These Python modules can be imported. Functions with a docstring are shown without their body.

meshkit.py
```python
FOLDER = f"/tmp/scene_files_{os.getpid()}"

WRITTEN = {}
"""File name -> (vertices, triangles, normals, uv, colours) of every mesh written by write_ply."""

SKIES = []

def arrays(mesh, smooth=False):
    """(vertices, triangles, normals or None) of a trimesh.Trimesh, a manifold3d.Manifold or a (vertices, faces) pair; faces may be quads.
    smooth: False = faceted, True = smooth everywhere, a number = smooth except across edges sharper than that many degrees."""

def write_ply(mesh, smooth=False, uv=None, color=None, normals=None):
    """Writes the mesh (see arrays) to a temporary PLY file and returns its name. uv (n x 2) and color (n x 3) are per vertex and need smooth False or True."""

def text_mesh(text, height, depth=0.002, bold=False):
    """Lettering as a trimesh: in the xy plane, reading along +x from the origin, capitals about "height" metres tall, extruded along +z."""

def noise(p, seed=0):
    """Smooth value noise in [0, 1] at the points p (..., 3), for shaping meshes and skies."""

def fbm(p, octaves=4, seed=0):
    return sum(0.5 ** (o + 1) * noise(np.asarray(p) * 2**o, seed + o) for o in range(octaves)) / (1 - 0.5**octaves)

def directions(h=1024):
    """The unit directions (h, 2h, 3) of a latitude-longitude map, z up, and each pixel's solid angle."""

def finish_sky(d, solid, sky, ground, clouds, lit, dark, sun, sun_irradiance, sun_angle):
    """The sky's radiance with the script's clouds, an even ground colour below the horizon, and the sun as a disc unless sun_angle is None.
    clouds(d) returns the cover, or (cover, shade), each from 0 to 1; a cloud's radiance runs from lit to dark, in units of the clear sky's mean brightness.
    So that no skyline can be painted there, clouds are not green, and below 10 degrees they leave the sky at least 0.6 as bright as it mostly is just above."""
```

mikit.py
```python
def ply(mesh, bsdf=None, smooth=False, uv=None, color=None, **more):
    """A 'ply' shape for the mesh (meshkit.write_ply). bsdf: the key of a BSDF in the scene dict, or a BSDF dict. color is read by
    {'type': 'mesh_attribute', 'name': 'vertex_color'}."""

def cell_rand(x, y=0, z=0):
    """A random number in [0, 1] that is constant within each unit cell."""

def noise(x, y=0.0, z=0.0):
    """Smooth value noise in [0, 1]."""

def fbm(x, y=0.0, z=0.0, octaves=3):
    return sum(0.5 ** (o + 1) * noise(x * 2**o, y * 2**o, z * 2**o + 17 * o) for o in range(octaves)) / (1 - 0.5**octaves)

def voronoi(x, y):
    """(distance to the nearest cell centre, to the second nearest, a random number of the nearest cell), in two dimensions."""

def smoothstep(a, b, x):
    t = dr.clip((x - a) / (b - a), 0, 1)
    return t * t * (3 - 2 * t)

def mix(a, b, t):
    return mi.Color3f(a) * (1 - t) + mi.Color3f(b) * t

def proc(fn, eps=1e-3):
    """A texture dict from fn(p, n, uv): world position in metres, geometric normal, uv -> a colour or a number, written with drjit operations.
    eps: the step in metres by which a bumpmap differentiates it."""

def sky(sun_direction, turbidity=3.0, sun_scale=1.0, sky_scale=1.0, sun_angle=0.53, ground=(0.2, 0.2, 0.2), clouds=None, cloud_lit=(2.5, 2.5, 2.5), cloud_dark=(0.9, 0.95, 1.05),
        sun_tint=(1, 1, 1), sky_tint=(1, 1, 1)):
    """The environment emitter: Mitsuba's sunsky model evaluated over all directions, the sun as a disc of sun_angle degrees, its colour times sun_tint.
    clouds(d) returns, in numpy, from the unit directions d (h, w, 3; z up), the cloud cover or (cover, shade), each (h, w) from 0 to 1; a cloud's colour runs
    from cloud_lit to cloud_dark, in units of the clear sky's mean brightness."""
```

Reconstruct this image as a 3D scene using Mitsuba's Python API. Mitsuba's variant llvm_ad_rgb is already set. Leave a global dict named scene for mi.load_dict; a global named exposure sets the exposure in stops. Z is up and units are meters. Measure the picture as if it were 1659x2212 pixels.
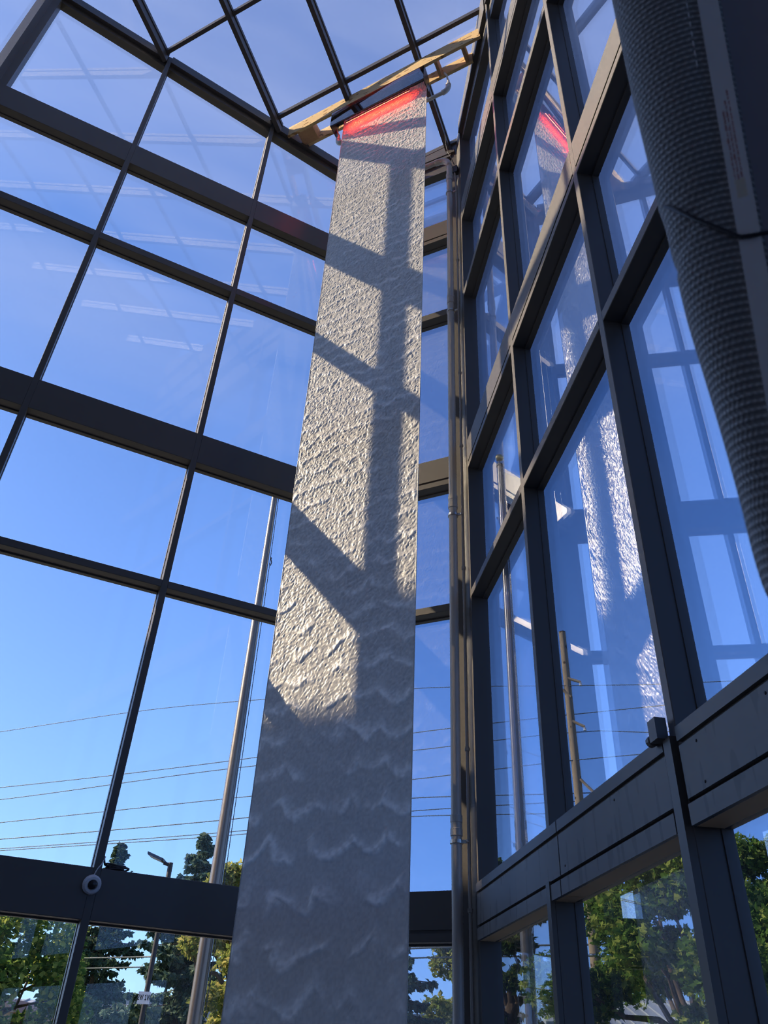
import math, random
import numpy as np, trimesh, drjit as dr, mitsuba as mi, mikit, meshkit
import shapely.geometry as sg
T = mi.ScalarTransform4f
scene, labels = {}, {}
EYE = 1.45                                   # camera height above the floor

# ------------------------------------------------------------------ camera, sky, sun, exposure
PITCH, ROLL, FOCAL = math.radians(35.4544), math.radians(2.9755), 1691.65
fwd = np.array([0, math.cos(PITCH), math.sin(PITCH)])
upv = -math.sin(ROLL) * np.array([1.0, 0, 0]) + math.cos(ROLL) * np.array([0, -math.sin(PITCH), math.cos(PITCH)])
scene['camera'] = {'type': 'thinlens', 'fov': math.degrees(2 * math.atan(1659 / 2 / FOCAL)), 'fov_axis': 'x',
                   'aperture_radius': 0.0014, 'focus_distance': 9.0, 'near_clip': 0.05, 'far_clip': 2000.0,
                   'to_world': T().look_at(origin=[0, 0, EYE], target=[0, float(fwd[1]), EYE + float(fwd[2])], up=[float(x) for x in upv])}
SUN_AZ, SUN_EL = math.radians(-88.4), math.radians(33.0)
SUN = [math.sin(SUN_AZ) * math.cos(SUN_EL), math.cos(SUN_AZ) * math.cos(SUN_EL), math.sin(SUN_EL)]


def cirrus(d):
    p = d / np.maximum(d[..., 2:3], 0.15)
    q = np.stack([p[..., 0] * 1.1 + 0.5 * p[..., 1], p[..., 1] * 4.0 - 1.5 * p[..., 0], p[..., 2] * 0], -1)
    c = 0.03 + meshkit.fbm(q * 1.6 + 7.3, 5, 3) * meshkit.fbm(p * 0.8 + 2.1, 3, 9)
    return np.clip((c - 0.2) * 1.3, 0, 0.32) * np.clip((d[..., 2] - 0.55) * 3, 0, 1)


scene['sky'] = mikit.sky(SUN, turbidity=3.2, sun_scale=1.3, sky_scale=1.0, ground=(0.16, 0.15, 0.13), clouds=cirrus,
                         cloud_lit=(1.5, 1.55, 1.9), cloud_dark=(1.1, 1.2, 1.6), sky_tint=(0.86, 1.06, 1.56))
exposure = 2.6

# ------------------------------------------------------------------ helpers
ROOM = {}


def num(name):
    if name not in ROOM:
        ROOM[name] = 0
        return name
    ROOM[name] += 1
    return f'{name}_{ROOM[name]:03d}'


def put(parent, name, mesh, bsdf, smooth=False, **more):
    key = num(f'{parent}__{name}' if parent else name)
    scene[key] = mikit.ply(mesh, bsdf, smooth, **more)
    return key


def tag(key, label, category=None, group=None, kind=None):
    labels[key] = {k: x for k, x in (('label', label), ('category', category), ('group', group), ('kind', kind)) if x}
    return key


def thing(name, label, category, group=None, kind=None):
    return tag(num(name), label, category, group, kind)


def prism(poly, fn, t0, t1):
    """poly: 2D outline; fn(a, b, t) -> points; extruded from t0 to t1."""
    g = sg.Polygon(poly)
    g = sg.polygon.orient(g)
    v2, f2 = trimesh.creation.triangulate_polygon(g, engine='earcut')
    ring = np.array(g.exterior.coords)[:-1]
    n, m = len(ring), len(v2)
    A, B = fn(v2[:, 0], v2[:, 1], np.full(m, t0)), fn(v2[:, 0], v2[:, 1], np.full(m, t1))
    C, D = fn(ring[:, 0], ring[:, 1], np.full(n, t0)), fn(ring[:, 0], ring[:, 1], np.full(n, t1))
    i = np.arange(n); j = (i + 1) % n
    f = np.vstack([f2[:, ::-1], f2 + m, np.stack([i, j, j + n], 1) + 2 * m, np.stack([i, j + n, i + n], 1) + 2 * m])
    mesh = trimesh.Trimesh(np.vstack([A, B, C, D]), f, process=False)
    if mesh.volume < 0:
        mesh.invert()
    return mesh


def box(fn, a0, a1, b0, b1, c0, c1):
    return prism([(a0, b0), (a1, b0), (a1, b1), (a0, b1)], fn, c0, c1)


def tube(pts, r, n=12, caps=True):
    """Swept round tube along pts; r a number or one per point."""
    pts = np.asarray(pts, float)
    r = np.broadcast_to(np.asarray(r, float), len(pts))
    tan = np.gradient(pts, axis=0)
    tan /= np.linalg.norm(tan, axis=1, keepdims=True) + 1e-12
    u = np.cross(tan[0], [0.3, 0.2, 0.93] if abs(tan[0][2]) < 0.9 else [1, 0.1, 0])
    rows = []
    a = np.arange(n) / n * 2 * np.pi
    for p, t, rr in zip(pts, tan, r):
        u = u - t * (u @ t); u /= np.linalg.norm(u)
        w = np.cross(t, u)
        rows.append(p + rr * (np.cos(a)[:, None] * u + np.sin(a)[:, None] * w))
    v = np.vstack(rows); k = len(pts)
    i, j = np.meshgrid(np.arange(k - 1), np.arange(n), indexing='ij')
    a0, a1 = (i * n + j).ravel(), (i * n + (j + 1) % n).ravel()
    f = np.vstack([np.stack([a0, a1, a1 + n], 1), np.stack([a0, a1 + n, a0 + n], 1)])
    if caps:
        v = np.vstack([v, pts[:1], pts[-1:]])
        jj = np.arange(n)
        f = np.vstack([f, np.stack([np.full(n, k * n), (jj + 1) % n, jj], 1), np.stack([np.full(n, k * n + 1), (k - 1) * n + jj, (k - 1) * n + (jj + 1) % n], 1)])
    m = trimesh.Trimesh(v, f, process=False)
    if m.volume < 0:
        m.invert()
    return m


def lathe(profile, origin, axis, n=28):
    """profile: (radius, height) pairs, turned about axis at origin."""
    axis = np.asarray(axis, float) / np.linalg.norm(axis)
    m = trimesh.creation.revolve(np.asarray(profile, float), sections=n)
    m.apply_transform(trimesh.geometry.align_vectors([0, 0, 1], axis))
    m.apply_translation(origin)
    return m


def ball(c, r, n=2):
    m = trimesh.creation.icosphere(subdivisions=n, radius=r)
    m.apply_translation(c)
    return m


cat = trimesh.util.concatenate


def world(x, y, z, o=(0, 0, 0)):
    return np.stack(np.broadcast_arrays(np.asarray(x, float) + o[0], np.asarray(y, float) + o[1], np.asarray(z, float) + o[2]), -1)


def wbox(x0, x1, y0, y1, z0, z1):
    return box(lambda a, b, c: world(a, b, c), x0, x1, y0, y1, z0, z1)


# ------------------------------------------------------------------ materials
def rgb(*c):
    return {'type': 'rgb', 'value': list(c)}


def mat(name, color, rough=0.5, spec=0.5, metallic=0.0, **more):
    scene[name] = {'type': 'twosided', 'bsdf': {'type': 'principled', 'base_color': rgb(*color) if not isinstance(color, dict) else color, 'roughness': rough, 'specular': spec, 'metallic': metallic, **more}}


N, F, S, MIX = mikit.noise, mikit.fbm, mikit.smoothstep, mikit.mix
mat('m_frame', mikit.proc(lambda p, n, uv: MIX((0.066, 0.060, 0.054), (0.082, 0.075, 0.068), F(p.x * 3, p.y * 3, p.z * 1.5))), 0.42)
mat('m_fascia', mikit.proc(lambda p, n, uv: MIX((0.078, 0.077, 0.076), (0.115, 0.115, 0.115), F(p.x * 5, p.y * 5, p.z * 1.2, 4)) * (1 - 0.25 * S(0.70, 0.74, N(p.x * 40, p.y * 40, p.z * 4)))), 0.5)
mat('m_bead', (0.05, 0.046, 0.045), 0.5)
mat('m_soffit_bounce', (0.55, 0.37, 0.19), 0.6)  # tan stands in for warm light bounced up from the floor
mat('m_gasket', (0.02, 0.02, 0.022), 0.6)
scene['m_glass'] = {'type': 'thindielectric', 'int_ior': 1.52, 'specular_transmittance': rgb(0.95, 0.97, 0.98)}
scene['m_glass_coated'] = {'type': 'thindielectric', 'int_ior': 1.9, 'specular_transmittance': rgb(0.72, 0.79, 0.88)}
scene['m_smoked'] = {'type': 'thindielectric', 'int_ior': 1.49, 'specular_transmittance': rgb(0.09, 0.10, 0.115)}


def wood(p, n, uv):
    g = F(p.x * 6 + 0.4 * p.y, p.y * 90, p.z * 90, 3)
    k = S(0.74, 0.80, N(p.x * 9, p.y * 20, p.z * 24))
    return MIX(MIX((0.60, 0.42, 0.21), (0.74, 0.55, 0.30), g), (0.33, 0.19, 0.08), k)


mat('m_timber', mikit.proc(wood), 0.7, 0.3)
mat('m_block', mikit.proc(lambda p, n, uv: MIX((0.45, 0.26, 0.14), (0.58, 0.36, 0.20), F(p.x * 60, p.y * 60, p.z * 8))), 0.7, 0.3)
mat('m_pvc', (0.50, 0.49, 0.46), 0.4)
mat('m_pipe', mikit.proc(lambda p, n, uv: MIX((0.36, 0.32, 0.28), (0.43, 0.39, 0.34), F(p.x * 20, p.y * 20, p.z * 2))), 0.35)
mat('m_steel', (0.45, 0.44, 0.42), 0.3, metallic=1.0)
mat('m_black', (0.02, 0.021, 0.026), 0.5)
mat('m_box', (0.012, 0.014, 0.02), 0.4)
mat('m_cable', (0.03, 0.03, 0.032), 0.5)
mat('m_white', (0.55, 0.55, 0.56), 0.4)
mat('m_lens', (0.01, 0.01, 0.012), 0.12)
mat('m_gold', (0.75, 0.55, 0.22), 0.25, metallic=1.0)
mat('m_flagpole', (0.17, 0.145, 0.125), 0.33, metallic=0.7)
mat('m_floor', mikit.proc(lambda p, n, uv: MIX((0.10, 0.09, 0.08), (0.14, 0.126, 0.112), F(p.x * 2, p.y * 2, p.z))), 0.5)
mat('m_inside', (0.17, 0.165, 0.16), 0.8)
mat('m_ground', mikit.proc(lambda p, n, uv: MIX((0.13, 0.13, 0.13), (0.19, 0.185, 0.18), F(p.x * 1.5, p.y * 1.5, p.z, 4))), 0.9, 0.2)
mat('m_lawn', mikit.proc(lambda p, n, uv: MIX((0.06, 0.10, 0.025), (0.11, 0.15, 0.04), F(p.x * 6, p.y * 6, p.z, 4))), 0.95, 0.1)
mat('m_bark', mikit.proc(lambda p, n, uv: MIX((0.07, 0.05, 0.035), (0.16, 0.11, 0.07), F(p.x * 25, p.y * 25, p.z * 4))), 0.9, 0.1)
mat('m_polewood', mikit.proc(lambda p, n, uv: MIX(MIX((0.30, 0.21, 0.13), (0.42, 0.32, 0.21), F(p.x * 30, p.y * 30, p.z * 1.2)), (0.08, 0.05, 0.03), S(0.78, 0.84, N(p.x * 7, p.y * 7, p.z * 5)))), 0.9, 0.1)
mat('m_wire', (0.12, 0.13, 0.13), 0.5)
mat('m_wall_white', (0.42, 0.41, 0.38), 0.8)
mat('m_roof_metal', (0.26, 0.27, 0.28), 0.5)
mat('m_brick', mikit.proc(lambda p, n, uv: MIX((0.36, 0.20, 0.15), (0.45, 0.27, 0.20), F(p.x * 5, p.y * 5, p.z * 9))), 0.9, 0.1)
mat('m_hill', mikit.proc(lambda p, n, uv: MIX((0.22, 0.24, 0.25), (0.30, 0.30, 0.27), F(p.x * 0.02, p.y * 0.02, p.z * 0.05))), 1.0, 0.0)
leafy = lambda name, c: scene.update({name: {'type': 'principledthin', 'base_color': rgb(*c), 'roughness': 0.7, 'diff_trans': 0.7, 'eta': 1.3}})
leafy('m_flag', (0.75, 0.73, 0.66))
leafy('m_navy', (0.03, 0.04, 0.10))
mat('m_sign', (0.80, 0.80, 0.78), 0.5)
mat('m_ink', (0.02, 0.02, 0.02), 0.6)
mat('m_lampglass', (0.45, 0.42, 0.33), 0.3)
mat('m_strip', (0.86, 0.84, 0.80), 0.55)
mat('m_panel', (0.36, 0.33, 0.36), 0.7)
mat('m_print', (0.50, 0.22, 0.21), 0.7)
mat('m_print_pale', (0.80, 0.72, 0.56), 0.7)


def knit(p, n, uv):
    r = dr.sin(uv.y * 2 * math.pi * 115)
    c = dr.sin(uv.x * 2 * math.pi * 46 + 1.6 * dr.sin(uv.y * math.pi * 115))
    return 0.0006 * r + 0.0003 * c


scene['m_knit'] = {'type': 'twosided', 'bsdf': {'type': 'bumpmap', 'arbitrary': mikit.proc(knit, 4e-4), 'scale': 1.0,
    'bsdf': {'type': 'principled', 'roughness': 0.75, 'specular': 0.3, 'sheen': 0.4,
             'base_color': mikit.proc(lambda p, n, uv: MIX((0.20, 0.20, 0.195), (0.50, 0.50, 0.485), S(-0.2, 0.9, dr.sin(uv.y * 2 * math.pi * 115)) * (0.55 + 0.45 * S(-0.5, 0.7, dr.sin(uv.x * 2 * math.pi * 46 + 1.6 * dr.sin(uv.y * math.pi * 115))))))}}}


def leaf_mat(name, dt=0.9, rough=0.5):
    scene[name] = {'type': 'principledthin', 'base_color': {'type': 'mesh_attribute', 'name': 'vertex_color'}, 'roughness': rough, 'diff_trans': dt, 'eta': 1.25}


leaf_mat('m_leaf', 0.9, 0.7)
leaf_mat('m_needle', 0.4, 0.9)
VC = {'type': 'mesh_attribute', 'name': 'vertex_color'}
scene['m_curtain'] = {'type': 'blendbsdf', 'weight': 0.40,                # wet mesh: light passes the cloth, the water film shines
                      'a': {'type': 'principledthin', 'roughness': 0.5, 'eta': 1.4, 'diff_trans': 0.9, 'base_color': VC},
                      'b': {'type': 'twosided', 'bsdf': {'type': 'principled', 'base_color': VC, 'roughness': 0.36, 'specular': 0.7, 'clearcoat': 0.6, 'clearcoat_gloss': 0.75}}}

# ------------------------------------------------------------------ plan of the glass hall (metres; heights above the eye get EYE added)
def heading(deg):
    a = math.radians(deg)
    return np.array([math.sin(a), math.cos(a)])


WALLS = {'left': (heading(64.6146), heading(64.6146 - 90), 6.0877), 'back': (heading(-63.5545), heading(-63.5545 + 90), 5.6517),
         'right': (heading(-6.3422), heading(-6.3422 + 90), 1.399)}
dB, nB, DB = WALLS['back']


def at(w):
    d, n, D = WALLS[w]

    def fn(s, off, z):
        s, off, z = np.broadcast_arrays(np.asarray(s, float), np.asarray(off, float), np.asarray(z, float))
        return np.stack([d[0] * s + n[0] * (D + off), d[1] * s + n[1] * (D + off), z + EYE], -1)
    return fn


cornerL = WALLS['left'][1] * (6.0877 + 0.0) + WALLS['left'][0] * -2.225
dS = heading(192.0)
nS = heading(282.0)
WALLS['side'] = (dS, nS, float(cornerL @ nS))
sS0 = float(cornerL @ dS)
RK, RS, RZ = 0.345, 0.131, 12.92             # roof plane: height = RZ - RK t - RS s


def roof_z(x, y):
    return RZ - RK * (x * nB[0] + y * nB[1]) - RS * (x * dB[0] + y * dB[1])


def roof_on(w, s, off=0.0):
    p = at(w)(s, off, 0.0)
    return roof_z(p[..., 0], p[..., 1])


BANDS = [(1.0505, 0.717), (3.3395, 3.2587), (5.0, 4.6444), (7.2225, 7.1143), (8.9434, 8.5567)]
FLOOR = -EYE
G, CAP = 0.110, 0.142                         # depth from the inner face to the glass and to the outer cap


def mullion_profile(w=0.055):
    h, b = w / 2, w / 2 + 0.005
    c = 0.003
    return [(-h, c), (-h + c, 0), (h - c, 0), (h, c), (h, 0.098), (b, 0.098), (b, CAP), (-b, CAP), (-b, 0.098), (-h, 0.098)]


def band_profile(top, bot, groove=True):
    """(depth, height) outline of a horizontal member; the deep ones carry a groove above a narrow strip."""
    hgt, lo, b = top - bot, bot + 0.012, 0.098
    out = [(0.003, top), (0, top - 0.003)]
    if hgt > 0.2 and groove:
        g1 = top - 0.74 * hgt
        out += [(0, g1), (0.014, g1), (0.014, g1 - 0.022), (0, g1 - 0.022)]
    out += [(0, lo + 0.003), (0.003, lo), (b, lo), (b, bot), (CAP, bot), (CAP, top + 0.008), (b, top + 0.008), (b, top)]
    return out


def sheet(fn, poly, offs):
    """Flat glass (one or two sheets) with outline poly in (s, z)."""
    v2, f2 = trimesh.creation.triangulate_polygon(sg.Polygon(poly), engine='earcut')
    parts = [trimesh.Trimesh(fn(v2[:, 0], np.full(len(v2), o), v2[:, 1]), f2, process=False) for o in offs]
    return cat(parts) if len(parts) > 1 else parts[0]


def curtain_wall(w, key, centers, s0, s1, head, glass, bands=BANDS, skip=()):
    """One glazed wall: mullions at centers, bands between them, panes, a header following head(s)."""
    fn = at(w)
    P = f'wall_{w}'
    offs = (G,) if glass == 'm_glass' else (G, G + 0.022)
    for c in centers:
        top = float(roof_on(w, c)) + 0.01
        put(P, 'mullion', prism(mullion_profile(), lambda a, b, t: fn(c + a, b, t), FLOOR, top), 'm_frame')
    stops = [s0] + list(centers) + [s1]
    for i in range(len(stops) - 1):
        a = stops[i] + (0.0275 if i else 0.0)
        b = stops[i + 1] - (0.0275 if i < len(centers) else 0.0)
        for (zt, zb) in bands:
            put(P, 'transom', prism(band_profile(zt, zb, w != 'left'), lambda u, z, t: fn(t, u, z), a, b), 'm_frame')
        put(P, 'sill', box(lambda u, z, t: fn(t, u, z), 0, CAP, FLOOR, FLOOR + 0.14, a, b), 'm_frame')
        # header: a raked beam from the glass to the roof, in two steps
        ha, hb, ra, rb = float(head(a)), float(head(b)), float(roof_on(w, a)), float(roof_on(w, b))
        ma, mb = ha + 0.40 * (ra - ha), hb + 0.40 * (rb - hb)
        put(P, 'header', prism([(a, ha), (b, hb), (b, mb), (a, ma)], lambda s, z, t: fn(s, t, z), 0.035, CAP), 'm_frame')
        put(P, 'header', prism([(a, ma), (b, mb), (b, rb + 0.02), (a, ra + 0.02)], lambda s, z, t: fn(s, t, z), -0.02, CAP), 'm_frame')
        edges = [(FLOOR + 0.12, bands[0][1] + 0.01)] + [(bands[k][0] - 0.004, bands[k + 1][1] + 0.01) for k in range(len(bands) - 1)]
        for (z0, z1) in edges:
            put(P, 'pane', sheet(fn, [(a - 0.002, z0), (b + 0.002, z0), (b + 0.002, z1), (a - 0.002, z1)], offs), glass)
        put(P, 'pane', sheet(fn, [(a - 0.002, bands[-1][0] - 0.004), (b + 0.002, bands[-1][0] - 0.004), (b + 0.002, hb + 0.01), (a - 0.002, ha + 0.01)], offs), glass)
    return P


def post(w, parent, s_a, s_b, top):
    fn = at(w)
    put(parent, 'corner_post', prism([(s_a, 0.0), (s_b, 0.0), (s_b, CAP), (s_a, CAP)], lambda a, b, t: fn(a, b, t), FLOOR, top), 'm_frame')


# left wall
headL = lambda s: 10.765 - 0.205 * np.asarray(s, float)
P = curtain_wall('left', None, [-0.685, 0.854], -2.145, 2.36, headL, 'm_glass')
tag(P, 'tall dark-framed glazed wall on the left with raked top', kind='structure')
post('left', P, -2.29, -2.145, float(roof_on('left', -2.2)))
post('left', P, 2.36, 2.44, float(roof_on('left', 2.4)))
# back wall (behind the water curtain)
headB = lambda s: 10.13 + 0.0 * np.asarray(s, float)
P = curtain_wall('back', None, [], 2.055, 3.26, headB, 'm_glass_coated')
tag(P, 'narrow dark-framed glazed wall behind the water curtain', kind='structure')
post('back', P, 1.96, 2.055, float(roof_on('back', 2.0)))
post('back', P, 3.26, 3.32, float(roof_on('back', 3.3)))
fnB = at('back')
put(P, 'ledge', box(lambda u, z, t: fnB(t, u, z), -0.03, 0.0, 10.42, 10.50, 2.0, 3.3), 'm_frame')
# right wall
RB = BANDS[1:]
headR = lambda s: 10.42 + 0.0 * np.asarray(s, float)
fnR = at('right')
P = curtain_wall('right', None, [-0.32, 1.16, 2.638, 4.116], -1.40, 5.626, headR, 'm_glass_coated', [(1.0505, 0.717)] + RB)
tag(P, 'dark-framed glazed wall on the right with a panelled lower band', kind='structure')
post('right', P, 5.626, 5.84, float(roof_on('right', 5.8)))
# its lower band: cap, panels with open joints, bottom rail, soffit with warm bounce in its colour
segs = [(-1.40, -0.33), (-0.31, 1.15), (1.17, 2.585), (2.70, 3.930), (3.942, 5.63)]
for (a, b) in segs:
    put(P, 'cap_rail', box(lambda u, z, t: fnR(t, u, z), -0.018, 0.0, 1.000, 1.053, a, b), 'm_frame')
    put(P, 'fascia_panel', box(lambda u, z, t: fnR(t, u, z), -0.014, 0.0, 0.800, 0.984, a, b), 'm_fascia')
    put(P, 'bottom_rail', box(lambda u, z, t: fnR(t, u, z), -0.018, 0.0, 0.712, 0.782, a, b), 'm_fascia')
    put(P, 'soffit', box(lambda u, z, t: fnR(t, u, z), 0.0, 0.098, 0.712, 0.724, a, b), 'm_soffit_bounce')
for (s, z) in ((2.459, 0.961), (2.451, 0.821), (2.02, 0.955), (2.02, 0.82), (3.86, 0.83), (3.2, 0.96)):
    put(P, 'screw', lathe([(0, 0.003), (0.004, 0.003), (0.0055, 0)], fnR(s, -0.014, z), [-WALLS['right'][1][0], -WALLS['right'][1][1], 0], 10), 'm_gasket')
put(P, 'cover_strip', box(lambda a, b, t: fnR(a, b, t), 2.612, 2.668, -0.03, 0.0, FLOOR, 1.03), 'm_frame')
put(P, 'cover_strip', box(lambda a, b, t: fnR(a, b, t), 4.088, 4.144, -0.024, 0.0, FLOOR, 0.80), 'm_frame')
# side wall on the far left, out of frame but mirrored in the right wall
headS = lambda s: roof_on('side', s) - 0.35
P = curtain_wall('side', None, [sS0 + 1.53, sS0 + 3.06, sS0 + 4.59], sS0 + 0.08, sS0 + 6.1, headS, 'm_glass', BANDS[:4] + [(8.66, 8.55)])
tag(P, 'glazed wall on the far left beyond the corner post', kind='structure')
post('side', P, sS0 - 0.02, sS0 + 0.08, float(roof_on('side', sS0)))
# rear wall of the building, floor
scene['wall_behind'] = mikit.ply(wbox(-5.8, 2.0, -1.9, -1.6, -0.1, 16.6), 'm_inside')
tag('wall_behind', 'dark inner wall of the building behind the viewer', kind='structure')
endS = cornerL + dS * 6.1
cBR, cLB = np.array([0.7473, 5.9405]), np.array([-0.4384, 6.5302])
plan = np.array([cornerL, cLB, cBR, WALLS['right'][1] * 1.399 + WALLS['right'][0] * -1.45, [endS[0], -1.6]])
plan_out = sg.Polygon(plan).buffer(0.16, join_style=2)
scene['floor'] = mikit.ply(prism(list(plan_out.exterior.coords)[:-1], lambda a, b, t: world(a, b, t), -0.1, 0.0), 'm_floor')
tag('floor', 'dark floor of the glass hall', kind='structure')

# ------------------------------------------------------------------ roof
tag('ceiling', 'sloping glass roof on dark rafters and purlins', kind='structure')
plan_st = sg.Polygon([(p @ dB, p @ nB) for p in np.array(plan_out.exterior.coords)[:-1]])
inner_st = sg.Polygon([(p @ dB, p @ nB) for p in plan])


def rf(s, t, dz):
    s, t, dz = np.broadcast_arrays(np.asarray(s, float), np.asarray(t, float), np.asarray(dz, float))
    return np.stack([dB[0] * s + nB[0] * t, dB[1] * s + nB[1] * t, RZ - RK * t - RS * s + dz + EYE], -1)


raf = [2.1452 + 1.045 * k for k in range(-5, 6)]
pur = [3.1192 + 1.254 * k for k in range(-4, 3)]
for s in raf:
    a = inner_st.intersection(sg.LineString([(s - 0.04, -8), (s - 0.04, 8)]))
    if a.is_empty:
        continue
    t0, t1 = a.bounds[1], a.bounds[3]
    put('ceiling', 'rafter', prism([(s - 0.0825, 0.02), (s - 0.0825, -0.04), (s - 0.07, -0.04), (s - 0.07, -0.173), (s - 0.012, -0.173), (s - 0.012, -0.04), (s, -0.04), (s, 0.02)], lambda u, z, t: rf(u, t, z), t0, t1), 'm_frame')
for t in pur:
    a = inner_st.intersection(sg.LineString([(-8, t), (9, t)]))
    if a.is_empty:
        continue
    u0, u1 = a.bounds[0], a.bounds[2]
    put('ceiling', 'purlin', box(lambda b, z, u: rf(u, b, z), t, t + 0.045, -0.06, 0.02, u0, u1), 'm_frame')
ss = [raf[0] - 1.045] + raf + [raf[-1] + 1.045]
tt = [pur[0] - 1.254] + pur + [pur[-1] + 1.254]
for i in range(len(ss) - 1):
    for j in range(len(tt) - 1):
        g = plan_st.intersection(sg.box(ss[i] - 0.04, tt[j] + 0.02, ss[i + 1] - 0.04, tt[j + 1] + 0.02))
        if g.is_empty or g.area < 0.02 or g.geom_type != 'Polygon':
            continue
        v2, f2 = trimesh.creation.triangulate_polygon(g, engine='earcut')
        put('ceiling', 'pane', trimesh.Trimesh(rf(v2[:, 0], v2[:, 1], 0.0), f2, process=False), 'm_glass')

# ------------------------------------------------------------------ ground and the world outside
def disc(r):
    a = np.linspace(0, 2 * np.pi, 48, endpoint=False)
    return [(r * math.cos(x), r * math.sin(x)) for x in a]


scene['ground'] = mikit.ply(prism(disc(900), lambda a, b, t: world(a, b, t), -0.6, -0.12), 'm_ground')
tag('ground', 'grey asphalt lot outside', kind='structure')
k = thing('lawn', 'green lawn strip under the trees outside', 'lawn', kind='structure')
scene[k] = mikit.ply(wbox(-40, 45, 17, 40, -0.12, -0.02), 'm_lawn')
k = thing('hills', 'low hazy grey hills far away', 'hills', kind='structure')
hx = np.linspace(-500, 700, 80)
hz = 22 + 26 * meshkit.fbm(np.stack([hx / 90, hx * 0, hx * 0], -1), 4, 5)
scene[k] = mikit.ply(prism([(-500, -1)] + list(zip(hx, hz)) + [(700, -1)], lambda a, b, t: world(a, t, b), 700, 760), 'm_hill')
# unseen block added at left; its roofline is shaped to shade the curtain
k = thing('shading_wing', 'unseen gabled brick block added left of the glass hall to shade it', 'building', kind='structure')
def yz(poly, x0, x1):
    return prism([(y, z + EYE) for y, z in poly], lambda a, b, t: world(t, a, b), x0, x1)


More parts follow.
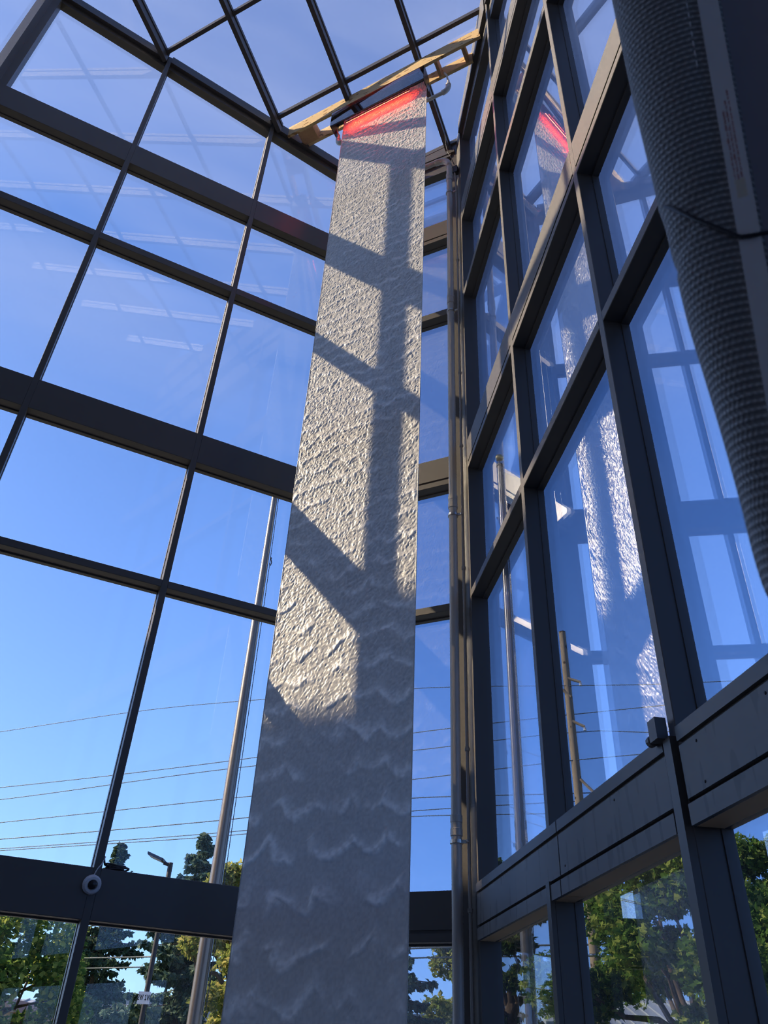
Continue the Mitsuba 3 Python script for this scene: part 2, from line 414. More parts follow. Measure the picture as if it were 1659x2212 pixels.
put(k, 'gable_wall', yz([(0.25, -1.5), (5.56, -1.5), (5.56, 11.45), (2.9, 13.6), (0.25, 11.45)], -22, -13.5), 'm_brick')
put(k, 'gable_roof', yz([(0.2, 11.45), (2.9, 13.63), (5.6, 11.45), (5.6, 11.65), (2.9, 13.83), (0.2, 11.65)], -22.1, -13.4), 'm_roof_metal')
put(k, 'lean_to_wall', yz([(5.56, -1.5), (8.2, -1.5), (8.2, 10.1), (6.25, 10.1), (6.0, 10.08), (5.56, 10.6)], -22, -13.5), 'm_brick')
put(k, 'lean_to_roof', yz([(5.56, 10.6), (6.0, 10.08), (6.25, 10.1), (8.3, 10.1), (8.3, 10.28), (6.2, 10.28), (6.02, 10.26), (5.56, 10.8)], -22.1, -13.4), 'm_roof_metal')
put(k, 'low_wall', wbox(-22, -13.5, -6, 0.25, -0.1, 13.0), 'm_brick')
put(k, 'low_roof', wbox(-22.1, -13.4, -6.1, 0.25, 13.0, 13.2), 'm_roof_metal')


def orb(p, rng, n, spread):
    return p + rng.normal(size=(n, 3)) * spread


def leaf_mesh(pos, rng, size, cols, lobed=False, droop=0.0):
    """Leaves at pos: folded diamonds, or five-lobed blades when lobed."""
    n = len(pos)
    d = rng.normal(size=(n, 3)); d[:, 2] = d[:, 2] * 0.6 - droop
    d /= np.linalg.norm(d, axis=1, keepdims=True)
    e = np.cross(d, rng.normal(size=(n, 3))); e /= np.linalg.norm(e, axis=1, keepdims=True)
    m = np.cross(d, e)
    sz = size * rng.uniform(0.65, 1.25, n)[:, None]
    if lobed:
        out = [(0, 0), (0.45, -0.05), (0.36, 0.2), (0.62, 0.5), (0.3, 0.5), (0, 1.0), (-0.3, 0.5), (-0.62, 0.5), (-0.36, 0.2), (-0.45, -0.05)]
        tri = [(0, 1, 2), (0, 2, 4), (2, 3, 4), (0, 4, 5), (0, 5, 6), (0, 6, 8), (6, 7, 8), (0, 8, 9)]
    else:
        out = [(0, 0), (0.36, 0.45), (0, 1.0), (-0.36, 0.45)]
        tri = [(0, 1, 2), (0, 2, 3)]
    v = np.stack([pos + sz * (a * e + b * d + 0.25 * abs(a) * m) for a, b in out], 1)
    f = (np.array(tri)[None] + (np.arange(n) * len(out))[:, None, None]).reshape(-1, 3)
    return trimesh.Trimesh(v.reshape(-1, 3), f, process=False), np.repeat(cols, len(out), 0)


def palette(rng, n, a, b, c, w=0.25):
    t = rng.random(n)[:, None]
    col = np.array(a) * (1 - t) + np.array(b) * t
    pick = rng.random(n) < w
    col[pick] = np.array(c) * rng.uniform(0.8, 1.15, pick.sum())[:, None]
    return col


def limb(a, b, r0, r1, rng, k=5, wob=0.05):
    t = np.linspace(0, 1, k)[:, None]
    p = np.array(a) * (1 - t) + np.array(b) * t
    p[1:-1] += rng.normal(size=(k - 2, 3)) * wob * np.linalg.norm(np.array(b) - np.array(a))
    return tube(p, np.linspace(r0, r1, k), 8)


def broadleaf(name, label, base, height, spread, n, seed, cols, size=0.16, lobed=False, low=0.28, blobs=26, thick=0.5):
    """A leafy tree: trunk, forking branches, foliage gathered in clumps."""
    rng = np.random.default_rng(seed)
    k = thing(name, label, 'tree', 'leafy trees outside')
    base = np.array([base[0], base[1], -0.1])
    r = 0.035 * height
    put(k, 'trunk', limb(base, base + [0.1, 0.1, height * 0.5], r, r * 0.6, rng, 6, 0.015), 'm_bark', True)
    cen, rad = [], []
    for i in range(blobs):
        a, q = rng.uniform(0, 2 * np.pi), math.sqrt(rng.random())
        h = low + (1 - low) * rng.random() ** 0.8
        wid = spread * (0.35 + 0.65 * math.sin(math.pi * min(1, (h - low) / (1 - low) * 0.85 + 0.12)))
        cen.append(base + [math.cos(a) * q * wid, math.sin(a) * q * wid, h * height * 0.93]); rad.append(spread * rng.uniform(0.16, 0.32))
    cen.append(base + [0, 0, height * 0.93]); rad.append(spread * 0.18)
    fork = base + [0.1, 0.1, height * 0.42]
    for c in cen[::3]:
        put(k, 'branch', limb(fork, c, r * 0.35, r * 0.08, rng), 'm_bark', True)
    per = [max(1, int(n * q ** 2 / sum(x ** 2 for x in rad))) for q in rad]
    pts = []
    for c, q, m in zip(cen, rad, per):
        u = rng.normal(size=(m, 3)); u /= np.linalg.norm(u, axis=1, keepdims=True)
        pts.append(c + u * (q * rng.uniform(thick, 1.05, m))[:, None] * [1, 1, 0.8])
    pts = np.vstack(pts)
    mesh, vc = leaf_mesh(pts, rng, size, palette(rng, len(pts), *cols), lobed, 0.3)
    f = put(k, 'foliage', mesh, 'm_leaf', False, color=vc)
    labels[f] = {'kind': 'stuff'}
    return k


def spruce(label, base, height, spread, n, seed, cols, group=None, low=0.05):
    rng = np.random.default_rng(seed)
    k = thing('spruce', label, 'tree', 'spruces outside')
    base = np.array([base[0], base[1], -0.1])
    put(k, 'trunk', limb(base, base + [0, 0, height], 0.018 * height, 0.01, rng, 8, 0.003), 'm_bark', True)
    nb = int(36 + height * 14)
    pts, size = [], []
    bm = []
    for i in range(nb):
        h = low + (1 - low) * (i + rng.random()) / nb
        ln = spread * (1 - h) ** 0.85 * rng.uniform(0.55, 1.15) + 0.12
        a = rng.uniform(0, 2 * np.pi)
        t = np.linspace(0, 1, 9)[:, None]
        tip = np.array([math.cos(a), math.sin(a), 0])
        q = base + [0, 0, h * height] + tip * ln * t + np.array([0, 0, 1]) * (ln * (-0.42 * t + 0.30 * t * t))
        bm.append(tube(q[::2], np.linspace(0.02, 0.006, 5), 5))
        m = max(8, int(n / nb * (ln / spread + 0.25) * 1.4))
        w = rng.random(m) ** 0.7
        c = np.stack([np.interp(w, t[:, 0], q[:, x]) for x in range(3)], -1)
        side = np.cross(tip, [0, 0, 1])
        wid = (0.05 + 0.22 * ln * (1 - w) * (w > 0.06))[:, None]
        c = c + side * rng.uniform(-1, 1, (m, 1)) * wid - np.array([0, 0, 1]) * np.abs(rng.normal(size=(m, 1))) * (0.03 + 0.08 * ln * (1 - w[:, None]))
        pts.append(c)
    put(k, 'bough', cat(bm), 'm_bark', True)
    labels[k + '__bough'] = {'kind': 'stuff'}
    pts = np.vstack(pts)
    mesh, vc = leaf_mesh(pts, rng, 0.017 * height + 0.05, palette(rng, len(pts), *cols), False, 0.9)
    f = put(k, 'needles', mesh, 'm_needle', False, color=vc)
    labels[f] = {'kind': 'stuff'}
    return k


GRN = ((0.07, 0.14, 0.03), (0.14, 0.23, 0.045), (0.36, 0.41, 0.09), 0.34)
YEL = ((0.15, 0.20, 0.05), (0.26, 0.28, 0.07), (0.42, 0.38, 0.12), 0.35)
BLU = ((0.045, 0.085, 0.06), (0.09, 0.14, 0.10), (0.15, 0.20, 0.14), 0.30)
DRK = ((0.03, 0.06, 0.035), (0.06, 0.10, 0.05), (0.12, 0.15, 0.08), 0.25)
broadleaf('maple', 'leafy green maple behind the lower left panes', (-8.6, 20.4), 4.7, 2.7, 22000, 1, GRN, 0.16, False, 0.1, 38)
spruce('slim spruce whose thin tip shows above the round white camera', (-9.9, 34.0), 8.6, 2.9, 24000, 2, DRK)
spruce('broad blue-green spruce with its top beside the flagpole', (-5.3, 27.6), 7.7, 3.1, 30000, 3, BLU)
broadleaf('maple', 'yellowish leafy tree between the flagpole and the water curtain', (-3.2, 23.6), 6.4, 1.6, 9000, 4, YEL, 0.15)
spruce('spruce seen in part under the band right of the water curtain', (0.9, 20.5), 4.6, 2.0, 14000, 5, BLU)
broadleaf('maple', 'pale yellow-green tree low between curtain and corner pipe', (3.0, 27.5), 5.2, 1.5, 9000, 6, YEL, 0.16)
broadleaf('maple', 'large maple filling the lower right panes', (4.95, 13.6), 4.75, 2.15, 24000, 7, GRN, 0.105, True, 0.3, 34)
broadleaf('maple', 'maple at the right edge of the frame behind the last pane', (9.0, 17.8), 6.3, 2.2, 18000, 8, GRN, 0.125, True)
broadleaf('maple', 'dark leafy tree behind the narrow pane beside the corner pipe', (3.5, 21.5), 6.3, 1.2, 9000, 9, ((0.04, 0.08, 0.025), (0.08, 0.13, 0.03), (0.2, 0.22, 0.06), 0.2), 0.15)

# two flagpoles; the second flies a pale flag
def flagpole(label, x, y, top, r):
    k = thing('flagpole', label, 'flagpole', 'flagpoles outside')
    put(k, 'pole', tube([(x, y, -0.12), (x, y, top * 0.33), (x, y, top * 0.67), (x, y, top)], [r, r * 0.92, r * 0.74, r * 0.55], 20), 'm_flagpole', True)
    put(k, 'truck', lathe([(0, 0), (0.085, 0), (0.085, 0.06), (0.03, 0.08), (0.03, 0.2), (0, 0.2)], (x, y, top - 0.01), (0, 0, 1)), 'm_black', 30)
    put(k, 'ball', ball((x, y, top + 0.27), 0.105), 'm_gold', True)
    for dx, dy in ((0.085, 0.0), (0.05, -0.08)):
        put(k, 'halyard', tube([(x + dx, y + dy, top), (x + dx + 0.03, y + dy, top * 0.75), (x + dx + 0.06, y + dy, 2.0)], 0.007, 6), 'm_cable')
    return k


k = flagpole('tall bronze flagpole seen through the left wall beside the water curtain', -2.395, 13.79, 11.75, 0.115)
hx, hz = -2.395 + 0.115, 9.93
put(k, 'snap_hook', cat([tube([(hx, 13.79, hz), (hx + 0.025, 13.79, hz - 0.08), (hx + 0.01, 13.79, hz - 0.16), (hx - 0.015, 13.79, hz - 0.1)], 0.012, 6), ball((hx, 13.79, hz + 0.02), 0.022, 1)]), 'm_black')
flagpole('second flagpole with gilt ball seen through the narrow panes of the right wall', 2.927, 15.73, 14.3, 0.112)
k = thing('flag', 'pale flag with a dark lower stripe at the top of the second flagpole', 'flag')
fx, fz = np.meshgrid(np.linspace(0, 0.62, 40), np.linspace(0, 1, 8), indexing='ij')


def flag_part(z0, z1, m, name):
    z = z0 + (z1 - z0) * fz - 0.42 * fx
    y = 0.10 * np.sin(fx * 5.0 + fz) * np.minimum(1, fx * 2)
    v = np.stack([2.927 + 0.10 + fx, 15.73 + y, z], -1).reshape(-1, 3)
    i, j = np.meshgrid(np.arange(39), np.arange(7), indexing='ij')
    a = (i * 8 + j).ravel()
    put(k, name, trimesh.Trimesh(v, np.vstack([np.stack([a, a + 8, a + 9], 1), np.stack([a, a + 9, a + 1], 1)]), process=False), m, True)


flag_part(13.42, 14.12, 'm_flag', 'pale_field')
flag_part(13.38, 13.418, 'm_navy', 'thin_stripe')
flag_part(13.16, 13.378, 'm_flag', 'pale_stripe')
flag_part(12.6, 13.158, 'm_navy', 'dark_stripe')

# utility pole and its crossarms
k = thing('utility_pole', 'weathered wooden utility pole with short staggered arms seen through the right wall', 'utility pole')
UX, UY = 6.34, 24.18
put(k, 'pole', tube([(UX + 0.02, UY, -0.12), (UX + 0.02, UY, 6), (UX, UY, 13.99)], [0.165, 0.14, 0.112], 18), 'm_polewood', True)
nW, dW = heading(19.5), np.array([heading(19.5)[1], -heading(19.5)[0]])
nU = np.array([UX, UY]) @ nW


def onw(a, z, off=0.0):
    p = dW * a + nW * (nU + off)
    return np.array([p[0], p[1], z + EYE])


for (a0, z0, a1, z1) in ((-2.05, 10.80, -1.66, 10.62), (-2.0, 10.15, -2.40, 10.56), (-2.05, 9.34, -1.68, 9.12), (-1.98, 7.5, -1.62, 7.08)):
    put(k, 'arm', tube([onw(a0, z0, -0.08), onw(a1, z1, -0.1)], 0.045, 8), 'm_polewood')
    put(k, 'insulator', lathe([(0, 0), (0.05, 0), (0.05, 0.03), (0.03, 0.05), (0.045, 0.08), (0.02, 0.12), (0, 0.12)], onw(a1, z1 - 0.12, -0.1), (0, 0, 1), 12), 'm_white', 30)
put(k, 'guard', lathe([(0.15, 0), (0.17, 0.02), (0.17, 0.05), (0.15, 0.07)], (UX + 0.01, UY, 4.2), (0, 0, 1), 16), 'm_steel', 30)

# overhead wires, one by one: knots are (along, height above the eye) in a plane square to the wires
WIRES = [('thin highest power line far above the others', [(-40, 9.6), (-24.96, 10.57), (-16.06, 11.0), (-7.4, 10.9), (-2.3, 10.56), (0.84, 10.33), (14, 10.0)], 0.012),
         ('topmost of the six power lines low in the left panes', [(-40, 7.9), (-24.07, 8.33), (-13.16, 8.86), (-7.36, 9.35), (-1.7, 9.6), (14, 9.9)], 0.014),
         ('second power line from the top in the left panes', [(-40, 7.2), (-23.9, 7.9), (-13.16, 8.6), (-7.4, 8.78), (-1.7, 9.05), (0.55, 8.86), (14, 8.7)], 0.014),
         ('third power line, above the spruce tops', [(-40, 6.2), (-23.53, 6.97), (-13.2, 7.48), (-7.43, 7.75), (-1.7, 8.1), (14, 8.4)], 0.014),
         ('fourth power line, touching the spruce top', [(-40, 5.9), (-23.3, 6.4), (-13.19, 6.8), (-7.43, 7.2), (-1.66, 7.1), (14, 7.0)], 0.016),
         ('fifth power line, passing behind the spruce top', [(-40, 5.6), (-23.17, 6.09), (-13.24, 6.41), (-7.43, 6.82), (-1.9, 6.9), (14, 6.8)], 0.014),
         ('lowest power line in the left panes', [(-40, 5.5), (-23.13, 5.97), (-13.21, 6.24), (-7.43, 6.6), (-1.9, 6.5), (14, 6.4)], 0.014),
         ('thick black cable crossing below the band by the corner pipe', [(-40, 2.4), (-23, 2.5), (-7.37, 2.91), (-6.29, 2.96), (14, 3.2)], 0.025),
         ('thinner black cable just under the thick one by the corner pipe', [(-40, 2.1), (-23, 2.2), (-7.37, 2.68), (-6.29, 2.72), (14, 2.9)], 0.02)]
from scipy.interpolate import PchipInterpolator
for i, (lab, kn, r) in enumerate(WIRES):
    a, z = np.array(kn).T
    t = np.linspace(-40, 14, 40)
    zz = PchipInterpolator(a, z)(t)
    key = thing('power_line', lab, 'wire', 'overhead power lines outside')
    scene[key] = mikit.ply(tube([onw(x, y, 0.1 * (i % 3) - 0.1) for x, y in zip(t, zz)], r, 5), 'm_wire', True)

# parking-lot lamp with the small sign on its pole
k = thing('lot_lamp', 'parking lot lamp with flat square head on a thin dark pole behind lower left panes', 'street lamp')
LX, LY = -4.02, 17.5
put(k, 'pole', tube([(LX, LY, -0.12), (LX, LY, 4.75)], 0.05, 10), 'm_black', True)
put(k, 'arm', tube([(LX, LY, 4.7), (LX - 0.14, LY - 0.02, 4.74)], 0.035, 8), 'm_black')


def lampfn(a, b, t):
    x, z = LX - 0.12 - 0.96 * a - 0.0 * t, 4.74 + 0.34 * a + t
    return world(x, LY - 0.05 + b, z)


put(k, 'head', box(lampfn, 0, 0.36, -0.15, 0.15, 0.0, 0.05), 'm_black')
put(k, 'lens', box(lampfn, 0.06, 0.33, -0.12, 0.12, -0.012, 0.0), 'm_lampglass')
k = thing('lot_sign', 'small white sign lettered in black on the lamp pole', 'sign')
put(k, 'plate', wbox(LX - 0.13, LX + 0.10, LY - 0.075, LY - 0.06, 2.27, 2.47), 'm_sign')
tm = meshkit.text_mesh('2W 1W', 0.085, 0.003, True)
tm.apply_scale([0.62, 1, 1])
tm.apply_transform(trimesh.transformations.rotation_matrix(math.pi / 2, [1, 0, 0]))
tm.apply_translation([LX - 0.015 - tm.bounds[:, 0].mean(), LY - 0.0755, 2.335])
put(k, 'lettering', tm, 'm_ink')

# low buildings far behind the trees
def shed(label, x0, x1, y, z1, ridge, wall, seams=True):
    k = thing('shed_building', label, 'building')
    put(k, 'wall', wbox(x0, x1, y, y + 8, -0.1, z1), wall)
    r = prism([(y - 0.5, z1), (y + 4, z1 + ridge), (y + 8.5, z1), (y + 8.5, z1 + 0.15), (y + 4, z1 + ridge + 0.15), (y - 0.5, z1 + 0.15)], lambda a, b, t: world(t, a, b), x0 - 0.4, x1 + 0.4)
    put(k, 'roof', r, 'm_roof_metal')
    n = int((x1 - x0) / 0.5)
    sm = [prism([(y - 0.5, z1 + 0.15), (y + 4, z1 + ridge + 0.15), (y + 4, z1 + ridge + 0.22), (y - 0.5, z1 + 0.22)], lambda a, b, t: world(t, a, b), x, x + 0.05) for x in np.linspace(x0, x1, n)]
    q = put(k, 'roof_seam', cat(sm), 'm_roof_metal'); labels[q] = {'kind': 'stuff'}
    cm = [wbox(x, x + 0.07, y - 0.04, y, -0.1, z1) for x in np.linspace(x0, x1, n * 2)]
    q = put(k, 'wall_rib', cat(cm), wall); labels[q] = {'kind': 'stuff'}
    return k


shed('low white shed with ribbed walls behind the left spruces', -17.5, -8.4, 44, 2.6, 0.9, 'm_wall_white')
shed('pale shed with seamed metal roof behind the large maple', 8.0, 16.0, 38, 3.2, 1.3, 'm_wall_white')
k = thing('house', 'small pinkish plastered house low at the left edge', 'building')
put(k, 'wall', wbox(-16.0, -12.2, 33, 38, -0.1, 2.55), mat('m_pink', (0.55, 0.38, 0.32), 0.9, 0.1) or 'm_pink')
put(k, 'roof', prism([(-16.3, 2.55), (-11.9, 2.55), (-12.6, 3.0), (-15.6, 3.0)], lambda a, b, t: world(a, t, b), 32.7, 38.3), 'm_brick')

# ------------------------------------------------------------------ timber frame under the roof, and what hangs from it
def tf(s, dt, dz):
    """Along the frame s, behind its front face dt, above its top edge dz."""
    s, dt, dz = np.broadcast_arrays(np.asarray(s, float), np.asarray(dt, float), np.asarray(dz, float))
    t = 4.6 - 0.048 * (4.13 - s) + dt
    return np.stack([dB[0] * s + nB[0] * t, dB[1] * s + nB[1] * t, 10.72 + 0.0175 * (4.13 - s) + dz + EYE], -1)


def tbox(s0, s1, t0, t1, z0, z1):
    return box(lambda u, z, s: tf(s, u, z), t0, t1, z0, z1, s0, s1)


k = thing('timber_frame', 'ladder frame of pale raw lumber spanning the hall under the roof', 'beam')
put(k, 'front_beam', tbox(1.215, 4.11, 0.0, 0.038, -0.09, 0.135), 'm_timber')
put(k, 'rear_beam', tbox(1.40, 3.90, 0.232, 0.270, -0.09, 0.13), 'm_timber')
for (a, b) in ((3.72, 3.758), (1.83, 1.868), (1.45, 1.488)):
    put(k, 'block', tbox(a, b, 0.038, 0.232, -0.09, 0.12), 'm_block')
put(k, 'end_plate', tbox(3.758, 3.96, 0.038, 0.232, -0.09, -0.07), 'm_block')
nail = []
rng = np.random.default_rng(5)
for s in (3.86, 3.74, 3.42, 3.1, 2.86, 2.52, 2.2, 1.88, 1.84, 1.47, 1.33):
    for z in (0.10, -0.05):
        c = tf(s + rng.uniform(-0.02, 0.02), 0.0, z + rng.uniform(-0.01, 0.01))
        nail.append(lathe([(0, 0.002), (0.006, 0.002), (0.006, 0)], c, [-nB[0], -nB[1], 0], 8))
q = put(k, 'nail', cat(nail), 'm_gasket'); labels[q] = {'kind': 'stuff'}

k = thing('light_box', 'open-bottomed black box with smoked front sheet under the timber frame', 'light box')
sm = tf(np.array([3.385, 2.0, 2.0, 3.385]), np.full(4, 0.004), np.array([-0.43, -0.43, -0.092, -0.092]))
put(k, 'front_sheet', trimesh.Trimesh(sm, [[0, 1, 2], [0, 2, 3]], process=False), 'm_smoked')
labels[k + '__front_sheet'] = {'label': 'smoked translucent front sheet'}
put(k, 'side', tbox(3.375, 3.385, 0.008, 0.2, -0.43, -0.094), 'm_box')
put(k, 'side', tbox(2.0, 2.01, 0.008, 0.2, -0.43, -0.094), 'm_box')
put(k, 'top', tbox(2.01, 3.375, 0.04, 0.2, -0.112, -0.095), 'm_box')
put(k, 'lip', tbox(2.01, 3.375, 0.008, 0.02, -0.44, -0.425), 'm_box')

k = thing('led_bar', 'thin black bar of red LEDs across the head of the water curtain', 'light strip')
put(k, 'bar', prism([(0.044, -0.437), (0.058, -0.437), (0.052, -0.452), (0.044, -0.452)], lambda u, z, s: tf(s, u, z), 2.215, 3.165), 'm_black')
chips = [prism([(0.0582, -0.4385), (0.0594, -0.4395), (0.0542, -0.4515), (0.0530, -0.4505)], lambda u, z, s: tf(s, u, z), x - 0.007, x + 0.007) for x in np.linspace(2.235, 3.145, 27)]
scene[k + '__chip'] = mikit.ply(cat(chips), 'm_black', emitter={'type': 'area', 'radiance': rgb(85.0, 3.0, 1.0)})
labels[k + '__chip'] = {'kind': 'stuff', 'label': 'glowing red LED chips'}

# the water curtain: one hanging sheet of wet mesh, rippled by the running water
def fbm3(u, z, f, seed, o=3):
    return meshkit.fbm(np.stack([u * f[0], z * f[1], np.full_like(u, 3.7 * seed)], -1), o, seed)


NU, NZ = 178, 1560
u = np.linspace(0, 1.235, NU)
zb, ztop = -1.40, 10.52
zz = np.linspace(zb, ztop, NZ)
U, Z = np.meshgrid(u, zz)
hgt = np.clip((Z - 1.0) / 9.0, 0, 1)                       # 0 low, 1 high
lam = 0.27 - 0.175 * hgt ** 0.7                            # ripple spacing shrinks upward
warp = (fbm3(U, Z, (2.4, 1.1), 1) - 0.5) * (0.30 - 0.19 * hgt) + (fbm3(U, Z, (9, 5), 2) - 0.5) * (0.15 - 0.09 * hgt)
arc = np.abs(np.sin(np.pi * (U / (1.05 * lam + 0.03) + 2.4 * fbm3(U, Z, (1.5, 3.0), 8))))
cum = np.cumsum(1.0 / lam[:, 0]) * (zz[1] - zz[0])
ph = cum[:, None] + warp / lam + (0.34 - 0.24 * hgt) * arc - U * (0.10 / lam) * hgt
saw = ph - np.floor(ph)
ridge = np.where(saw < 0.5, np.exp(-((saw - 0.5) / 0.09) ** 2), np.exp(-((saw - 0.5) / 0.22) ** 2))
gate = np.clip((fbm3(U, Z, (6.5, 4.5), 4) - 0.30 - 0.08 * hgt) * 4.5, 0.06, 1)
disp = (0.0135 - 0.0098 * hgt ** 0.45) * ridge * gate
fine = 0.45 + 0.55 * np.clip(hgt * 3.0, 0, 1)
disp += fine * (0.0070 * (fbm3(U, Z, (20, 15), 5) - 0.5) * (1.1 - 0.4 * hgt) + 0.0150 * (fbm3(U, Z, (78, 62), 6, 2) - 0.5))
disp += 0.004 * (fbm3(U, Z, (3, 0.8), 7) - 0.5)
crest_glint = np.clip(ridge * gate, 0, 1) * np.clip((fbm3(U, Z, (40, 40), 9, 2) - 0.2) * 2.5, 0.4, 1)  # sky reflections on the ripple crests, painted into the sheet colour
grain = fbm3(U, Z, (70, 60), 10, 2)
tone = 0.55 + 0.30 * fine * (grain - 0.5) + (0.34 - 0.12 * hgt) * crest_glint
vcol = np.clip(tone[..., None] * np.array([1.0, 0.985, 0.94]), 0.05, 0.95)
edge = np.clip(np.minimum(U, 1.235 - U) / 0.02, 0.1, 1)
S_ = 2.004 + (1.235 - U) * 1.0
base = tf(S_, 0.122, 0.0)
t_dir = np.array([nB[0], nB[1], 0.0])
pts = np.stack([base[..., 0], base[..., 1], Z + EYE], -1) - t_dir * (disp * edge)[..., None]
i, j = np.meshgrid(np.arange(NZ - 1), np.arange(NU - 1), indexing='ij')
a = (i * NU + j).ravel()
faces = np.vstack([np.stack([a, a + 1, a + NU + 1], 1), np.stack([a, a + NU + 1, a + NU], 1)])
k = thing('water_curtain', 'tall grey mesh sheet rippling with running water, hung from the timber frame', 'water curtain')
put(k, 'sheet', trimesh.Trimesh(pts.reshape(-1, 3), faces, process=False), 'm_curtain', True, color=vcol.reshape(-1, 3))
for s in (2.004, 3.239):
    e = tf(np.full(24, s), np.full(24, 0.122), np.zeros(24)); e[:, 2] = np.linspace(zb, ztop, 24) + EYE
    put(k, 'edge_cord', tube(e, 0.004, 6), 'm_pvc', True)

# water supply pipes of the curtain
k = thing('supply_pipe', 'grey plastic water pipe with elbows feeding the head of the curtain', 'pipe')
zp = 10.06


def pp(s, dt, z):
    p = tf(s, dt, 0.0); return np.array([p[0], p[1], z + EYE])


put(k, 'header_pipe', tube([pp(1.79, 0.16, zp), pp(2.5, 0.16, zp), pp(3.28, 0.16, zp)], 0.024, 14), 'm_pvc', True)


def bend(a, b, c, r, n=8):
    t = np.linspace(0, 1, n)[:, None]
    a, b, c = np.array(a), np.array(b), np.array(c)
    return (1 - t) ** 2 * a + 2 * t * (1 - t) * b + t * t * c


put(k, 'elbow', tube(bend(pp(1.80, 0.16, zp), pp(1.715, 0.16, zp), pp(1.715, 0.16, zp + 0.10), 0), 0.033, 14), 'm_pvc', True)
put(k, 'reducer', lathe([(0, 0), (0.030, 0), (0.034, 0.01), (0.034, 0.05), (0.018, 0.09), (0.018, 0.14), (0, 0.14)], pp(1.715, 0.16, zp + 0.09), (0, 0, 1), 16), 'm_pvc', 30)
put(k, 'riser', tube([pp(1.715, 0.16, zp + 0.2), pp(1.74, 0.175, zp + 0.42), pp(1.79, 0.215, zp + 0.62)], 0.012, 10), 'm_pvc', True)
put(k, 'elbow', tube(bend(pp(3.26, 0.16, zp), pp(3.325, 0.16, zp), pp(3.325, 0.16, zp + 0.09), 0), 0.033, 14), 'm_pvc', True)
put(k, 'reducer', lathe([(0, 0), (0.030, 0), (0.034, 0.01), (0.034, 0.05), (0.018, 0.09), (0.018, 0.14), (0, 0.14)], pp(3.325, 0.16, zp + 0.08), (0, 0, 1), 16), 'm_pvc', 30)
put(k, 'riser', tube(np.vstack([[pp(3.325, 0.16, zp + 0.2)], bend(pp(3.40, 0.15, zp + 0.48), pp(3.43, 0.14, zp + 0.58), pp(3.37, 0.14, zp + 0.585), 0)]), 0.014, 10), 'm_pvc', True)

# ------------------------------------------------------------------ pipes in the corner
def bc(s, t, z):
    return np.array([dB[0] * s + nB[0] * t, dB[1] * s + nB[1] * t, z + EYE])


k = thing('corner_pipe', 'tall grey drain pipe with couplings standing in the corner right of the curtain', 'pipe')
PS, PT = 2.030, 5.5
put(k, 'pipe', tube([bc(PS, PT, z) for z in (-1.45, 0, 3, 6, 9.93)], 0.038, 20), 'm_pipe', True)
for z in (9.60, 7.15, 4.30, 1.44):
    put(k, 'coupling', lathe([(0.036, -0.075), (0.044, -0.07), (0.044, -0.022), (0.041, -0.018), (0.041, 0.018), (0.044, 0.022), (0.044, 0.07), (0.036, 0.075)], bc(PS, PT, z), (0, 0, 1), 22), 'm_pipe', 30)
for z in (9.25, 6.95, 4.15, 1.33):
    put(k, 'bracket', cat([lathe([(0.038, -0.012), (0.047, -0.012), (0.047, 0.012), (0.038, 0.012)], bc(PS, PT, z), (0, 0, 1), 20), box(lambda a, b, c: np.stack([bc(x, y, w) for x, y, w in zip(a, b, c)]), PS - 0.085, PS - 0.04, PT - 0.006, PT + 0.006, z - 0.012, z + 0.012), ball(bc(PS - 0.08, PT, z), 0.012, 1)]), 'm_steel')
put(k, 'elbow', tube(bend(bc(PS, PT, 9.86), bc(PS, PT, 10.08), bc(PS + 0.2, PT, 10.08), 0), 0.043, 16), 'm_pipe', True)
put(k, 'branch_pipe', tube([bc(PS + 0.16, PT, 10.08), bc(2.7, PT, 10.07), bc(3.15, PT, 10.06)], 0.034, 16), 'm_pipe', True)
k = thing('conduit', 'thin grey conduit running up beside the corner pipe', 'conduit')
CS, CT = 1.955, 5.55
put(k, 'tube', tube([bc(CS, CT, z) for z in (-1.45, 2, 5, 8)] + [bc(CS - 0.0, CT, 9.4), bc(CS + 0.012, CT - 0.02, 9.72)], 0.0125, 10), 'm_pipe', True)
for z in (0.9, 2.0, 3.6, 5.0, 6.0, 7.9):
    put(k, 'clip', lathe([(0.012, -0.015), (0.019, -0.012), (0.019, 0.012), (0.012, 0.015)], bc(CS, CT, z), (0, 0, 1), 12), 'm_pipe', 30)
put(k, 'junction_box', box(lambda a, b, c: np.stack([bc(x, y, w) for x, y, w in zip(a, b, c)]), CS - 0.03, CS + 0.035, CT - 0.04, CT + 0.02, 9.72, 9.86), 'm_black')
k = thing('cable', 'thin black cable hanging from the roof header to the corner pipe', 'cable')
scene[k] = mikit.ply(tube([bc(2.06, 5.42, 10.62), bc(2.055, 5.44, 10.35), bc(2.035, 5.455, 10.16), bc(1.99, 5.46, 10.0), bc(1.96, 5.5, 9.87)], 0.005, 6), 'm_cable', True)

